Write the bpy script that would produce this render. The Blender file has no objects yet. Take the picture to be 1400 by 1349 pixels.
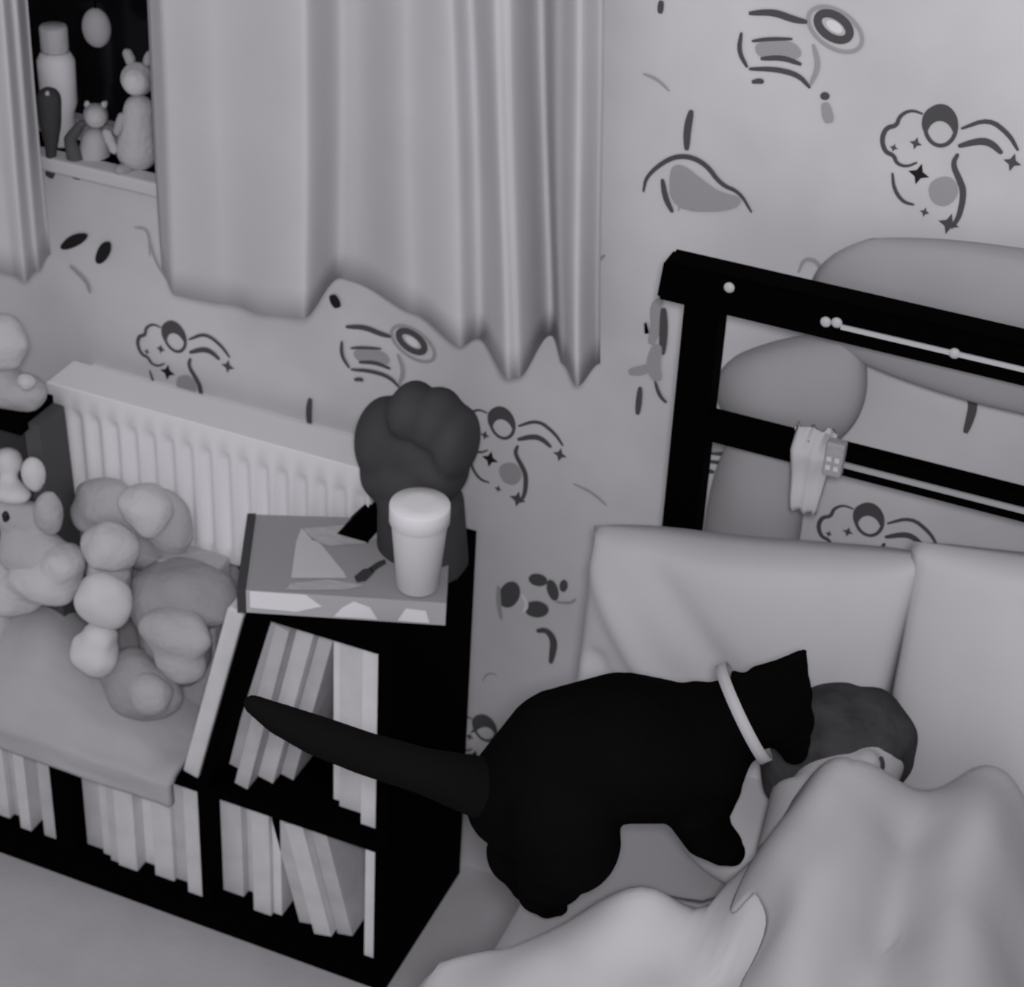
import bpy, bmesh, math, random
from mathutils import Vector, Matrix, noise
random.seed(4)
C = bpy.context.scene.collection
S = bpy.context.scene
# ------------------------------------------------------------------ camera, world, lamp, exposure
CAM = Vector((0, 0, 2.308)); F = 2700.0; CX, CY = 700.0, 674.5
yaw, pitch, roll = [math.radians(a) for a in (-20.943, 33.381, 3.445)]
fw = Vector((math.sin(yaw)*math.cos(pitch), math.cos(yaw)*math.cos(pitch), -math.sin(pitch)))
r0 = fw.cross(Vector((0, 0, 1))).normalized(); u0 = r0.cross(fw)
rt = r0*math.cos(roll)+u0*math.sin(roll); up = -r0*math.sin(roll)+u0*math.cos(roll)
cd = bpy.data.cameras.new('camera'); cam = bpy.data.objects.new('camera', cd); C.objects.link(cam)
cd.sensor_fit = 'HORIZONTAL'; cd.sensor_width = 36; cd.lens = F/1400*36; cd.clip_start = .02
cd.dof.use_dof = True; cd.dof.focus_distance = 1.75; cd.dof.aperture_fstop = 12
m3 = Matrix((rt, up, -fw)).transposed(); cam.matrix_world = Matrix.Translation(CAM) @ m3.to_4x4()
S.camera = cam
S.view_settings.view_transform = 'Standard'; S.view_settings.look = 'None'
S.view_settings.exposure = 0.0; S.view_settings.gamma = 1; S.view_settings.use_curve_mapping = False
w = bpy.data.worlds.new('night_room'); S.world = w; w.use_nodes = True
w.node_tree.nodes['Background'].inputs[0].default_value = (.98, .96, 1, 1)
w.node_tree.nodes['Background'].inputs[1].default_value = 0.385
ld = bpy.data.lights.new('infrared_lamp', 'POINT'); ld.energy = 110; ld.shadow_soft_size = .10; ld.color = (1, .985, 1.01)
lo = bpy.data.objects.new('infrared_lamp', ld); C.objects.link(lo); lo.location = (.05, -.08, 2.42)

def at(x, y, ax, v):
    d = (x-CX)/F*rt-(y-CY)/F*up+fw
    return CAM+d*((v-CAM[ax])/d[ax])
def Y(x, y, v): return at(x, y, 1, v)
def Z(x, y, v): return at(x, y, 2, v)
def depth(p): return (Vector(p)-CAM).dot(fw)
WALL = 2.211

# ------------------------------------------------------------------ materials
def mat(name, v, rough=.8, var=0.0, scale=8, spec=.2, tint=(1, .98, 1.02), bump=0, bscale=60, sheen=0):
    m = bpy.data.materials.new(name); m.use_nodes = True; nt = m.node_tree; b = nt.nodes['Principled BSDF']
    b.inputs['Roughness'].default_value = rough; b.inputs['Specular IOR Level'].default_value = spec
    if sheen: b.inputs['Sheen Weight'].default_value = sheen
    tc = nt.nodes.new('ShaderNodeTexCoord'); n = nt.nodes.new('ShaderNodeTexNoise'); n.inputs['Scale'].default_value = scale
    n.inputs['Detail'].default_value = 3
    nt.links.new(tc.outputs['Object'], n.inputs['Vector'])
    cr = nt.nodes.new('ShaderNodeValToRGB'); nt.links.new(n.outputs['Fac'], cr.inputs['Fac'])
    cr.color_ramp.elements[0].position = .35; cr.color_ramp.elements[1].position = .65
    for e, k in ((cr.color_ramp.elements[0], 1-var), (cr.color_ramp.elements[1], 1+var)):
        e.color = (min(1, v*k*tint[0]), min(1, v*k*tint[1]), min(1, v*k*tint[2]), 1)
    nt.links.new(cr.outputs['Color'], b.inputs['Base Color'])
    if bump:
        n2 = nt.nodes.new('ShaderNodeTexNoise'); n2.inputs['Scale'].default_value = bscale; nt.links.new(tc.outputs['Object'], n2.inputs['Vector'])
        bp = nt.nodes.new('ShaderNodeBump'); bp.inputs['Strength'].default_value = bump; bp.inputs['Distance'].default_value = .01
        nt.links.new(n2.outputs['Fac'], bp.inputs['Height']); nt.links.new(bp.outputs['Normal'], b.inputs['Normal'])
    return m
M = dict(
    paper=mat('wallpaper', .62, var=.07, scale=5), inkd=mat('ink_dark', .015), inkm=mat('ink_middle', .085), inkl=mat('ink_pale', .36), inkh=mat('ink_white', .78),
    carpet=mat('carpet', .52, var=.04, scale=10, bump=.08, bscale=90),
    curtain=mat('curtain_cloth', .58, var=.02), rad=mat('radiator_enamel', .86, rough=.5), black=mat('black_wood', .0012, rough=.8, spec=.01),
    metal=mat('black_metal', .001, rough=.7, spec=.01), chrome=mat('bolt_metal', .5, rough=.4), fur=mat('black_fur', .0035, rough=.95, spec=.01, var=.3, scale=4, bump=.3, bscale=40),
    tail=mat('dark_fur', .007, rough=.95, spec=.03), collar=mat('collar_webbing', .45), hair=mat('hair', .045, rough=.8, var=.25, scale=25, spec=.1, bump=.3, bscale=90),
    skin=mat('skin', .42, rough=.7), sheet=mat('bed_sheet', .42, bump=.1, bscale=14), pillow=mat('pillow_cotton', .52, var=.02, bump=.12, bscale=9),
    dull_layer=mat('duvet_dull_tone', .42, var=.04, scale=7, bump=.1, bscale=20), duvet=mat('duvet_cotton', .60, var=.05, scale=6, bump=.1, bscale=12), greyp=mat('grey_pillow', .36, var=.03), greyd=mat('grey_pillow_deep', .47, var=.03),
    cup=mat('white_plastic', .76, rough=.5), cupring=mat('white_rim', .88, rough=.5), orn=mat('dark_resin', .060, rough=.7, var=.12, scale=9, spec=.15),
    boxtop=mat('box_card', .34), boxside=mat('box_card_side', .5), spine=mat('dark_spine', .06), white=mat('white_print', .6),
    plush=mat('pale_plush', .58, var=.03, bump=.3, bscale=80), plushm=mat('grey_plush', .48, var=.04, bump=.3, bscale=80), plushd=mat('slate_plush', .36, var=.04, bump=.3, bscale=80),
    blanket=mat('grey_blanket', .48, var=.05, bump=.2, bscale=30), plushw=mat('white_plush', .68, var=.03), dark=mat('dark_plastic', .05), dgrey=mat('dark_grey_card', .09),
    glass=None, frame=mat('window_frame', .35), eye=mat('button_eye', .02, rough=.2), page=mat('page_edges', .75),
    ba=mat('book_cover_pale', .72, var=.06, scale=20), bb=mat('book_cover_grey', .60, var=.08, scale=20), bc=mat('book_cover_white', .84, var=.05, scale=15), night=mat('night_dark', .003))
g = bpy.data.materials.new('window_glass'); g.use_nodes = True; gb = g.node_tree.nodes['Principled BSDF']
gb.inputs['Base Color'].default_value = (.004, .004, .005, 1); gb.inputs['Roughness'].default_value = .15; gb.inputs['Specular IOR Level'].default_value = .3; M['glass'] = g

# ------------------------------------------------------------------ helpers
def obj(name, bm, m, parent=None, smooth=False):
    me = bpy.data.meshes.new(name); bm.normal_update(); bm.to_mesh(me); bm.free()
    for mm in (m if isinstance(m, (list, tuple)) else [m]): me.materials.append(M[mm])
    if smooth:
        for p in me.polygons: p.use_smooth = True
    o = bpy.data.objects.new(name, me); C.objects.link(o)
    if parent: o.parent = parent; o.matrix_parent_inverse = Matrix.Translation(parent.location).inverted()
    return o
def tag(o, label, cat, group=None, kind=None):
    o['label'] = label; o['category'] = cat
    if group: o['group'] = group
    if kind: o['kind'] = kind
    return o
def thing(name, label, cat, loc=(0, 0, 0), group=None):
    o = bpy.data.objects.new(name, None); C.objects.link(o); o.location = loc; o.empty_display_size = .05
    return tag(o, label, cat, group)
def struct(o): o['kind'] = 'structure'; return o
def box(bm, a, b, bev=0, mi=0, rot=None, piv=None):
    r = bmesh.ops.create_cube(bm, size=1); vs = r['verts']
    a = Vector(a); b = Vector(b)
    for v in vs: v.co = Vector(((a.x+b.x)/2+v.co.x*(b.x-a.x), (a.y+b.y)/2+v.co.y*(b.y-a.y), (a.z+b.z)/2+v.co.z*(b.z-a.z)))
    if rot is not None: bmesh.ops.rotate(bm, verts=vs, cent=piv, matrix=rot)
    fs = list({f for v in vs for f in v.link_faces})
    for f in fs: f.material_index = mi
    if bev:
        es = list({e for f in fs for e in f.edges})
        bmesh.ops.bevel(bm, geom=es, offset=bev, segments=2, affect='EDGES', profile=.5)
def prism(bm, pts, y0, y1):
    """polygon in x,z swept along y"""
    A = [bm.verts.new((x, y0, z)) for x, z in pts]; B = [bm.verts.new((x, y1, z)) for x, z in pts]
    bm.faces.new(A); bm.faces.new(B[::-1]); n = len(pts)
    for i in range(n): bm.faces.new((A[i], B[i], B[(i+1) % n], A[(i+1) % n]))
    bmesh.ops.recalc_face_normals(bm, faces=bm.faces[:])
def ell(bm, c, r, rot=None, sub=3, wob=0, seed=0):
    q = bmesh.ops.create_icosphere(bm, subdivisions=sub, radius=1)
    for v in q['verts']:
        n = v.co.copy(); k = 1+wob*noise.noise(n*1.6+Vector((seed, seed*.7, 0)))
        p = Vector((n.x*r[0]*k, n.y*r[1]*k, n.z*r[2]*k))
        if rot is not None: p = rot @ p
        v.co = Vector(c)+p
def cone(bm, a, b, ra, rb, seg=20):
    """round cone = capsule from a to b"""
    a = Vector(a); b = Vector(b); d = b-a; L = d.length; q = d.to_track_quat('Z', 'Y').to_matrix()
    bmesh.ops.create_cone(bm, cap_ends=True, segments=seg, radius1=ra, radius2=rb, depth=L, matrix=Matrix.Translation((a+b)/2) @ q.to_4x4())
def chain(bm, pts):
    for i, (p, r) in enumerate(pts):
        ell(bm, p, (r, r, r), sub=3)
        if i:
            q, s = pts[i-1]
            if (Vector(p)-Vector(q)).length > 1e-4: cone(bm, q, p, s, r)
def fuse(o, vox=.006, it=6):
    m = o.modifiers.new('fuse', 'REMESH'); m.mode = 'VOXEL'; m.voxel_size = vox; m.use_smooth_shade = True
    s = o.modifiers.new('smooth', 'SMOOTH'); s.factor = .5; s.iterations = it
    return o
def lathe(bm, c, prof, seg=40):
    rings = []
    for r, z in prof:
        rings.append([bm.verts.new((c[0]+r*math.cos(2*math.pi*i/seg), c[1]+r*math.sin(2*math.pi*i/seg), c[2]+z)) for i in range(seg)])
    for A, B in zip(rings, rings[1:]):
        for i in range(seg): bm.faces.new((A[i], A[(i+1) % seg], B[(i+1) % seg], B[i]))
    bm.faces.new(rings[0][::-1]); bm.faces.new(rings[-1])
def smoothstep(a, b, x): t = max(0, min(1, (x-a)/(b-a))); return t*t*(3-2*t)
def interp(T, x):
    if x <= T[0][0]: return T[0][1]
    for (a, p), (b, q) in zip(T, T[1:]):
        if x <= b:
            t = (x-a)/(b-a); t = t*t*(3-2*t); return p+(q-p)*t
    return T[-1][1]

# ------------------------------------------------------------------ room
bm = bmesh.new(); box(bm, (-2.8, -.6, -.05), (1.6, WALL+.12, 0)); struct(obj('floor', bm, 'carpet'))
WX0, WX1, WZ0, WZ1 = -1.80, -.84, 1.12, 2.05
bm = bmesh.new()
for a, b in (((-2.8, 0), (1.6, WZ0)), ((-2.8, WZ1), (1.6, 2.6)), ((-2.8, WZ0), (WX0, WZ1)), ((WX1, WZ0), (1.6, WZ1))):
    box(bm, (a[0], WALL, a[1]), (b[0], WALL+.12, b[1]))
PR = WALL-.0012
OFF = [0]
def step():
    OFF[0] += 8e-6; return OFF[0]
def inhole(x, z): return (WX0-.02 < x < WX1+.02 and WZ0-.04 < z < WZ1+.02)
def ribbon(pts, wd, mi, closed=False):
    """printed stroke; pts are (x,z) on the wall, tapered ends"""
    P = [Vector(p) for p in pts]; k0 = step()
    for _ in range(2):
        Q = []
        n = len(P); rng = range(n if closed else n-1)
        if not closed: Q.append(P[0])
        for i in rng:
            a, b = P[i], P[(i+1) % n]; Q += [a*.75+b*.25, a*.25+b*.75]
        if not closed: Q.append(P[-1])
        P = Q
    n = len(P); L = []
    for i in range(n):
        a = P[(i-1) % n] if (closed or i) else P[0]; b = P[(i+1) % n] if (closed or i < n-1) else P[-1]
        t = (b-a)
        if t.length < 1e-6: t = Vector((1, 0))
        t.normalize(); nn = Vector((-t.y, t.x)); k = wd/2 if closed else wd/2*(.35+.65*math.sin(math.pi*(i+.5)/n))
        L.append((P[i]+nn*k, P[i]-nn*k))
    V = [(bm.verts.new((a.x, PR-k0, a.y)), bm.verts.new((b.x, PR-k0, b.y))) for a, b in L]
    for i in range(n if closed else n-1):
        A, B = V[i], V[(i+1) % n]; 
        if inhole(A[0].co.x, A[0].co.z): continue
        f = bm.faces.new((A[0], B[0], B[1], A[1])); f.material_index = mi
def patch(pts, mi, off=0):
    P = [Vector(p) for p in pts]
    for _ in range(2):
        P = [q for i in range(len(P)) for q in (P[i]*.75+P[(i+1) % len(P)]*.25, P[i]*.25+P[(i+1) % len(P)]*.75)]
    if inhole(P[0].x, P[0].y): return
    k0 = step(); f = bm.faces.new([bm.verts.new((p.x, PR-k0, p.y)) for p in P]); f.material_index = mi
def oval(cx, cz, rx, rz, ang, n=20):
    c, s = math.cos(ang), math.sin(ang)
    return [(cx+rx*math.cos(t)*c-rz*math.sin(t)*s, cz+rx*math.cos(t)*s+rz*math.sin(t)*c) for t in [2*math.pi*i/n for i in range(n)]]
def wp(pts, ref=None, to=None):
    """picture points of one printed motif, moved by whole pattern repeats"""
    q = [Y(x, y, PR) for x, y in pts]; d = Vector((0, 0))
    if ref is not None: d = Vector(to)
    return [(p.x+d.x, p.z+d.y) for p in q]
RX, RZ = .530, .558
def star(w_, x, y, r, mi):
    k0 = []
    for i in range(8):
        t = math.pi/4*i+.3; q = r if i % 2 == 0 else r*.42; k0.append((x+q*math.cos(t), y+q*math.sin(t)))
    P = w_(k0)
    if inhole(*P[0]): return
    k = step(); f = bm.faces.new([bm.verts.new((p[0], PR-k, p[1])) for p in P]); f.material_index = mi
def motif_moon(i, j):
    d = (i*RX, j*RZ); w_ = lambda pts: wp(pts, 1, d)
    patch(w_([(1259, 172), (1263, 152), (1284, 140), (1304, 150), (1312, 174), (1305, 186), (1298, 170), (1285, 164), (1272, 170), (1266, 186)]), 2)   # crescent moon
    ribbon(w_(oval(1286, 172, 22, 28, 0, 12)), .005, 2, True)
    # puffy cloud at the left, three bumps
    ribbon(w_([(1262, 156), (1246, 150), (1230, 158), (1226, 172), (1212, 174), (1205, 190), (1210, 208), (1222, 212), (1226, 224), (1240, 228), (1254, 222)]), .006, 2)
    star(w_, 1256, 238, 15, 1); star(w_, 1252, 196, 9, 2); star(w_, 1222, 202, 6, 2); star(w_, 1297, 306, 15, 2); star(w_, 1264, 290, 7, 2)
    ribbon(w_([(1220, 236), (1222, 258), (1234, 276), (1250, 280)]), .005, 2)
    patch(w_([(1268, 248), (1300, 238), (1314, 262), (1296, 284), (1272, 278)]), 3)
    # comet band
    ribbon(w_([(1310, 200), (1340, 192), (1356, 196), (1370, 210)]), .009, 2)
    ribbon(w_([(1314, 176), (1352, 162), (1380, 184), (1392, 206)]), .006, 2); star(w_, 1384, 222, 13, 2)
    ribbon(w_([(1310, 210), (1302, 224), (1312, 246), (1318, 262), (1312, 296), (1300, 312)]), .008, 2)
for i, j in ((0, 0), (-1, -1), (-2, -1), (0, -1), (1, 0), (1, -1), (-1, -2), (0, -2)): motif_moon(i, j)
def motif_planet(i, j):
    d = (i*RX, j*RZ); w_ = lambda pts: wp(pts, 1, d)
    ribbon(w_(oval(1142, 40, 42, 25, .6, 16)), .005, 3, True); ribbon(w_(oval(1140, 36, 25, 15, .6, 14)), .010, 2, True)
    patch(w_(oval(1141, 36, 13, 7, .6, 10)), 4)
    patch(w_([(1030, 56), (1085, 54), (1100, 76), (1078, 84), (1036, 80)]), 3)                       # banded cloud
    ribbon(w_([(1028, 56), (1050, 53), (1084, 53)]), .005, 2); ribbon(w_([(1040, 80), (1070, 78), (1096, 88)]), .007, 2)
    ribbon(w_([(1014, 44), (1010, 70), (1022, 92)]), .006, 2); ribbon(w_([(1024, 94), (1060, 94), (1092, 102), (1108, 120)]), .007, 2)
    ribbon(w_([(1024, 18), (1058, 16), (1084, 26), (1104, 30)]), .009, 2)
    ribbon(w_([(1112, 60), (1120, 90), (1108, 116)]), .007, 3); patch(w_(oval(1128, 131, 7, 6, 0, 8)), 2); ribbon(w_([(1128, 140), (1132, 158), (1134, 168)]), .014, 3)
    ribbon(w_([(1028, 112), (1040, 110), (1044, 113)]), .007, 2)
for i, j in ((0, 0), (-1, -1), (0, -1), (-1, 0), (1, 0)): motif_planet(i, j)
def motif_sail(i, j):
    d = (i*RX, j*RZ); w_ = lambda pts: wp(pts, 1, d)
    ribbon(w_([(946, 150), (940, 175), (939, 205)]), .010, 2)
    ribbon(w_([(880, 262), (884, 240), (914, 216), (940, 212), (966, 224), (986, 252), (1012, 262), (1028, 290)]), .007, 2)
    patch(w_([(914, 230), (932, 222), (962, 246), (984, 262), (1020, 270), (1000, 290), (918, 288)]), 3)
    ribbon(w_([(906, 244), (910, 270), (920, 290)]), .008, 2); ribbon(w_([(928, 288), (935, 240), (950, 250)]), .004, 3)
for i, j in ((0, 0), (-1, -1), (1, 0)): motif_sail(i, j)
def motif_flowers(i, j):
    d = (i*RX, j*RZ); w_ = lambda pts: wp(pts, 1, d)
    patch(w_(oval(697, 812, 15, 20, .4, 8)), 2); patch(w_(oval(736, 792, 14, 9, .2, 8)), 2); patch(w_(oval(756, 806, 8, 16, -.3, 8)), 2); patch(w_(oval(771, 800, 6, 9, .1, 8)), 2)
    patch(w_(oval(734, 832, 18, 12, .1, 8)), 2); ribbon(w_([(682, 800), (682, 825), (686, 846)]), .008, 3); ribbon(w_([(714, 812), (722, 826), (716, 836)]), .006, 4)
    ribbon(w_([(734, 862), (748, 860), (758, 874), (756, 892), (753, 906)]), .012, 1 if i == -9 else 2); ribbon(w_([(760, 822), (780, 824), (788, 818)]), .005, 3)
for i, j in ((0, 0), (1, 0), (0, 1), (1, 1), (-1, 0), (-1, 1)): motif_flowers(i, j)
# upright sprig beside the headboard
for P_, wd, mi in (([(904, 408), (896, 420), (898, 446), (890, 470)], .016, 3), ([(908, 420), (908, 450), (906, 484)], .012, 2), ([(900, 470), (892, 500), (900, 520)], .020, 3),
                  ([(896, 520), (902, 540), (912, 550)], .006, 2), ([(876, 528), (874, 548), (872, 566)], .009, 2), ([(860, 508), (878, 506), (890, 500)], .014, 3), ([(882, 440), (886, 460), (884, 440)], .007, 3)):
    ribbon(wp(P_), wd, mi)
# small marks low under the window
for P_, wd, mi in (([(336, 396), (350, 399)], .010, 1), ([(393, 420), (391, 398), (394, 388), (420, 388), (434, 392)], .011, 2), ([(412, 404), (424, 400), (432, 398)], .018, 2), ([(455, 402), (459, 412), (463, 420)], .016, 1),
                  ([(880, 100), (900, 108), (916, 124)], .004, 3), ([(905, 0), (903, 18)], .008, 2), ([(1140, 346), (1156, 352), (1162, 368), (1150, 380)], .005, 3), ([(1092, 372), (1100, 352), (1118, 356), (1126, 376), (1138, 386)], .006, 3),
                  ([(645, 1000), (662, 988), (678, 996), (682, 1010)], .007, 2), ([(660, 930), (668, 918), (680, 922)], .003, 3), ([(784, 660), (810, 672), (830, 690)], .004, 3), ([(1012, 640), (1050, 640), (1072, 662), (1090, 676)], .005, 3),
                  ([(96, 362), (120, 384), (124, 400)], .008, 3), ([(184, 310), (204, 312), (206, 350)], .004, 3), ([(206, 330), (214, 360), (240, 396)], .004, 3)):
    ribbon(wp(P_), wd, mi)
patch(wp([(80, 338), (98, 319), (124, 317), (116, 331), (92, 342)]), 1); patch(wp([(129, 356), (138, 331), (154, 328), (152, 348), (138, 362)]), 1)
struct(obj('wall_back', bm, ['paper', 'inkd', 'inkm', 'inkl', 'inkh']))

# window with dark panes, sill
fr = bmesh.new(); fy0, fy1 = WALL+.05, WALL+.11
for a, b in (((WX0, WZ0), (WX1, WZ0+.03)), ((WX0, WZ1-.04), (WX1, WZ1)), ((WX0, WZ0), (WX0+.04, WZ1)), ((WX1-.04, WZ0), (WX1, WZ1)), ((-1.34, WZ0), (-1.30, WZ1))):
    box(fr, (a[0], fy0, a[1]), (b[0], fy1, b[1]))
win = struct(obj('window_1', fr, 'frame'))
bm = bmesh.new(); box(bm, (WX0+.03, fy0+.02, WZ0+.02), (WX1-.03, fy0+.03, WZ1-.02)); obj('window_glass', bm, 'glass', win)
bm = bmesh.new(); box(bm, (WX0-.04, WALL-.030, WZ0-.022), (WX1+.02, fy0, WZ0), .004); struct(obj('trim_1', bm, 'curtain'))

# radiator
rd = thing('radiator', 'white ribbed panel radiator under the curtained window', 'radiator', (-1.28, 2.15, .57))
a0, a1, zt, zb, yf = -1.555, -1.02, .795, .565, 2.10
bm = bmesh.new(); n = 17; xs = [a0+(a1-a0)*i/(n*8) for i in range(n*8+1)]; prof = [0, .05, .5, .95, 1, .95, .5, .05]
rows = []
for z, k in ((zb, 0), (zb+.012, 0), (zb+.024, 1), (zt-.055, 1), (zt-.040, .5), (zt-.032, 0), (zt, 0)):
    rows.append([bm.verts.new((x, yf+.001+.010*k*prof[i % 8], z)) for i, x in enumerate(xs)])
for A, B in zip(rows, rows[1:]):
    for i in range(len(xs)-1): bm.faces.new((A[i], A[i+1], B[i+1], B[i]))
obj('front_panel', bm, 'rad', rd, True)
bm = bmesh.new(); box(bm, (a0, yf+.002, zt-.006), (a1, yf+.075, zt+.002), .002); obj('top_grille', bm, 'rad', rd)
for x in (a0, a1-.006):
    bm = bmesh.new(); box(bm, (x, yf+.008, zb), (x+.006, yf+.075, zt)); obj('end_cap', bm, 'rad', rd)
bm = bmesh.new(); box(bm, (a0+.01, yf+.07, zb), (a1-.01, yf+.111, zt-.02)); obj('back_panel', bm, 'rad', rd)

# curtains
def curtain(name, label, T, zb0, zt_, row=250, lean=0, hem=((0, 0), (1, 0))):
    """T = (picture column at one height, distance from the camera along y)"""
    pts = []
    nseg = 160; c0, c1 = T[0][0], T[-1][0]
    for i in range(nseg+1):
        c = c0+(c1-c0)*i/nseg; y = interp(T, c)
        p = Y(c, row, y); pts.append((p.x, y, interp(hem, c), lean*smoothstep(482, 640, c)))
    bm = bmesh.new(); R_ = []; nz = 26
    for k in range(nz+1):
        kz = lambda h: zb0+h+(zt_-zb0-h)*k/nz; g_ = 1-.2*k/nz
        R_.append([bm.verts.new((x+l*(1.24-kz(0))+.003*math.sin(kz(0)*7+x*30)*(1-k/nz), 2.10+(y-2.10)*g_, kz(h))) for x, y, h, l in pts])
    for A, B in zip(R_, R_[1:]):
        for i in range(nseg): bm.faces.new((A[i], A[i+1], B[i+1], B[i]))
    o = obj(name, bm, 'curtain', None, True); s = o.modifiers.new('thick', 'SOLIDIFY'); s.thickness = .003
    return tag(o, label, 'curtain', 'curtains at the window')
curtain('curtain', 'wide pale grey curtain hanging in soft folds right of the window gap', [(216, 2.15), (232, 2.09), (300, 2.075), (412, 2.035), (470, 2.165), (486, 2.165), (560, 2.125), (622, 2.095), (652, 2.135), (688, 2.060), (702, 2.070), (748, 2.195), (768, 2.130), (794, 2.085), (826, 2.155)], 1.005, 2.16, lean=.075, hem=((230, .002), (330, .022), (410, .05), (560, .045), (632, .03), (668, .022), (900, .022)))
curtain('curtain', 'narrow strip of pale curtain at the far left picture edge', [(-260, 2.11), (-180, 2.07), (-110, 2.13), (-60, 2.08), (5, 2.085), (22, 2.075), (42, 2.11), (62, 2.165)], .975, 2.16)
rod = thing('curtain_rod', 'dark curtain rod above both curtains, on brackets', 'curtain rod', (-1.2, 2.10, 2.17))
bm = bmesh.new(); cone(bm, (-2.0, 2.10, 2.17), (-.62, 2.10, 2.17), .012, .012); obj('pole', bm, 'metal', rod, True)
for x in (-2.0, -.62):
    bm = bmesh.new(); ell(bm, (x, 2.10, 2.17), (.022, .022, .022)); obj('finial', bm, 'metal', rod, True)
for x in (-1.95, -.67):
    bm = bmesh.new(); box(bm, (x-.008, 2.10, 2.16), (x+.008, WALL, 2.18)); obj('bracket', bm, 'metal', rod)

# ------------------------------------------------------------------ bookcase (stepped, black)
XL, XR = -1.92, -.889; FY, BY = 1.905, 2.19; zm = .300; zp = .052; TT = .683
bc = thing('bookcase', 'black stepped bookcase with a low wing and a taller right end, filled with books', 'bookcase', (-1.3, 2.05, 0))
def bpart(name, a, b): bm = bmesh.new(); box(bm, a, b, .0015); return obj(name, bm, 'black', bc)
bpart('plinth', (XL, FY, 0), (XR, BY, zp-.012)); bpart('bottom_shelf', (XL, FY, zp-.012), (XR, BY, zp))
bpart('middle_shelf', (XL, FY+.001, zm-.018), (XR-.02, BY, zm))
bpart('divider', (-1.474, FY+.003, zp), (-1.440, BY, zm-.018)); bpart('divider', (-1.207, FY+.003, zp), (-1.192, BY, zm-.018))
bpart('side_panel', (XR-.020, FY, zp), (XR, BY, TT)); bpart('side_panel', (XL, FY, zp), (XL+.02, BY, zm-.018))
bpart('top_board', (-1.115, FY, TT-.035), (XR-.02, BY, TT))
bm = bmesh.new(); prism(bm, [(-1.203, zm), (-1.186, zm), (-1.090, TT-.035), (-1.112, TT-.035)], FY, BY); obj('slanted_panel', bm, 'black', bc)
bpart('back_panel', (-1.2, BY-.008, zm), (XR-.02, BY-.001, TT-.035)); bpart('back_panel', (XL+.02, BY-.008, zp), (XR-.02, BY-.001, zm-.018))

# books
def book(x, th, h, rec, dep, z0, lean, label, cover, group):
    """x = left side at the foot, lean = degrees, top tips to the right when positive"""
    t = thing('book', label, 'book', (x, FY+rec, z0), group)
    R_ = Matrix.Rotation(math.radians(lean), 3, 'Y')
    bm = bmesh.new(); e = .0025; y0 = 0
    # u-shaped cover: spine and two boards
    box(bm, (0, y0, 0), (th, y0+e, h)); box(bm, (0, y0+e, 0), (e, y0+dep, h)); box(bm, (th-e, y0+e, 0), (th, y0+dep, h))
    dz = 0 if lean >= 0 else -th*math.sin(math.radians(lean))
    px_ = Matrix.Translation((0, 0, th*math.sin(math.radians(lean)) if lean > 0 else 0)) @ R_.to_4x4()
    bm.transform(px_); o = obj('cover', bm, cover, None); o.parent = t
    bm = bmesh.new(); box(bm, (e, y0+e, .004), (th-e, y0+dep-.003, h-.004)); bm.transform(px_); o = obj('pages', bm, 'page', None); o.parent = t
cov = ['ba', 'bb', 'ba', 'bc', 'bb', 'ba']
x = -1.612
for k, (th, h, rec, ln) in enumerate([(.030, .215, .030, 0), (.026, .21, .042, 0), (.020, .20, .020, 0), (.022, .215, .050, 0), (.031, .218, .022, 0)]):
    book(x, th, h, rec, .15, zp, ln, ['pale', 'grey', 'slim pale', 'whitish', 'wide grey'][k]+' book in the low left cell, %s from its right-hand divider' % ['fifth', 'fourth', 'third', 'second', 'first'][k], cov[k], 'books in the low left cell'); x += th+.001
x = -1.437
od = ['leftmost', 'second from left', 'third from left', 'fourth from left', 'fifth from left', 'sixth from left', 'seventh from left', 'rightmost']
for k, (th, h, rec, cv) in enumerate([(.034, .222, .035, 'bb'), (.018, .224, .028, 'ba'), (.016, .22, .020, 'bb'), (.034, .224, .016, 'ba'), (.028, .222, .040, 'bc'), (.034, .222, .022, 'ba'), (.030, .223, .030, 'bb'), (.028, .222, .012, 'ba')]):
    book(x, th, h, rec, .16, zp, 0, 'upright book in the low middle cell, %s of the row' % od[k], cv, 'books in the low middle cell'); x += th+.0008
x = -1.190
for k, (th, h, rec, cv) in enumerate([(.036, .222, .040, 'ba'), (.026, .222, .055, 'ba'), (.030, .224, .022, 'ba'), (.014, .222, .030, 'bc')]):
    book(x, th, h, rec, .16, zp, 0, 'upright book in the low right cell, %s of the row' % od[k], cv, 'books in the low right cell'); x += th+.001
for k, (dx, th, h, rec, ln, cv) in enumerate([(.030, .030, .215, .030, -13, 'bb'), (.062, .030, .215, .018, -13, 'ba'), (.094, .026, .205, .034, -13, 'bb')]):
    book(x+dx, th, h, rec, .16, zp, ln, 'book leaning left in the low right cell, %s of three leaning ones' % ['left', 'middle', 'right'][k], cv, 'leaning books in the low right cell')
book(-.9295, .016, .224, .012, .16, zp, 0, 'slim white upright book against the right side of the low right cell', 'bc', 'books in the low right cell')
x = -1.180
for k, (th, h, rec, cv) in enumerate([(.026, .325, .055, 'ba'), (.022, .33, .022, 'bb'), (.026, .325, .050, 'ba'), (.022, .32, .070, 'bb')]):
    book(x, th, h, rec, .17, zm, 13.0, 'tall book leaning right in the upper cell, %s of four' % ['leftmost', 'second from left', 'second from right', 'rightmost'][k], cv, 'tall leaning books in the upper cell'); x += th*1.03+.001
x = -1.0065
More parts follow.
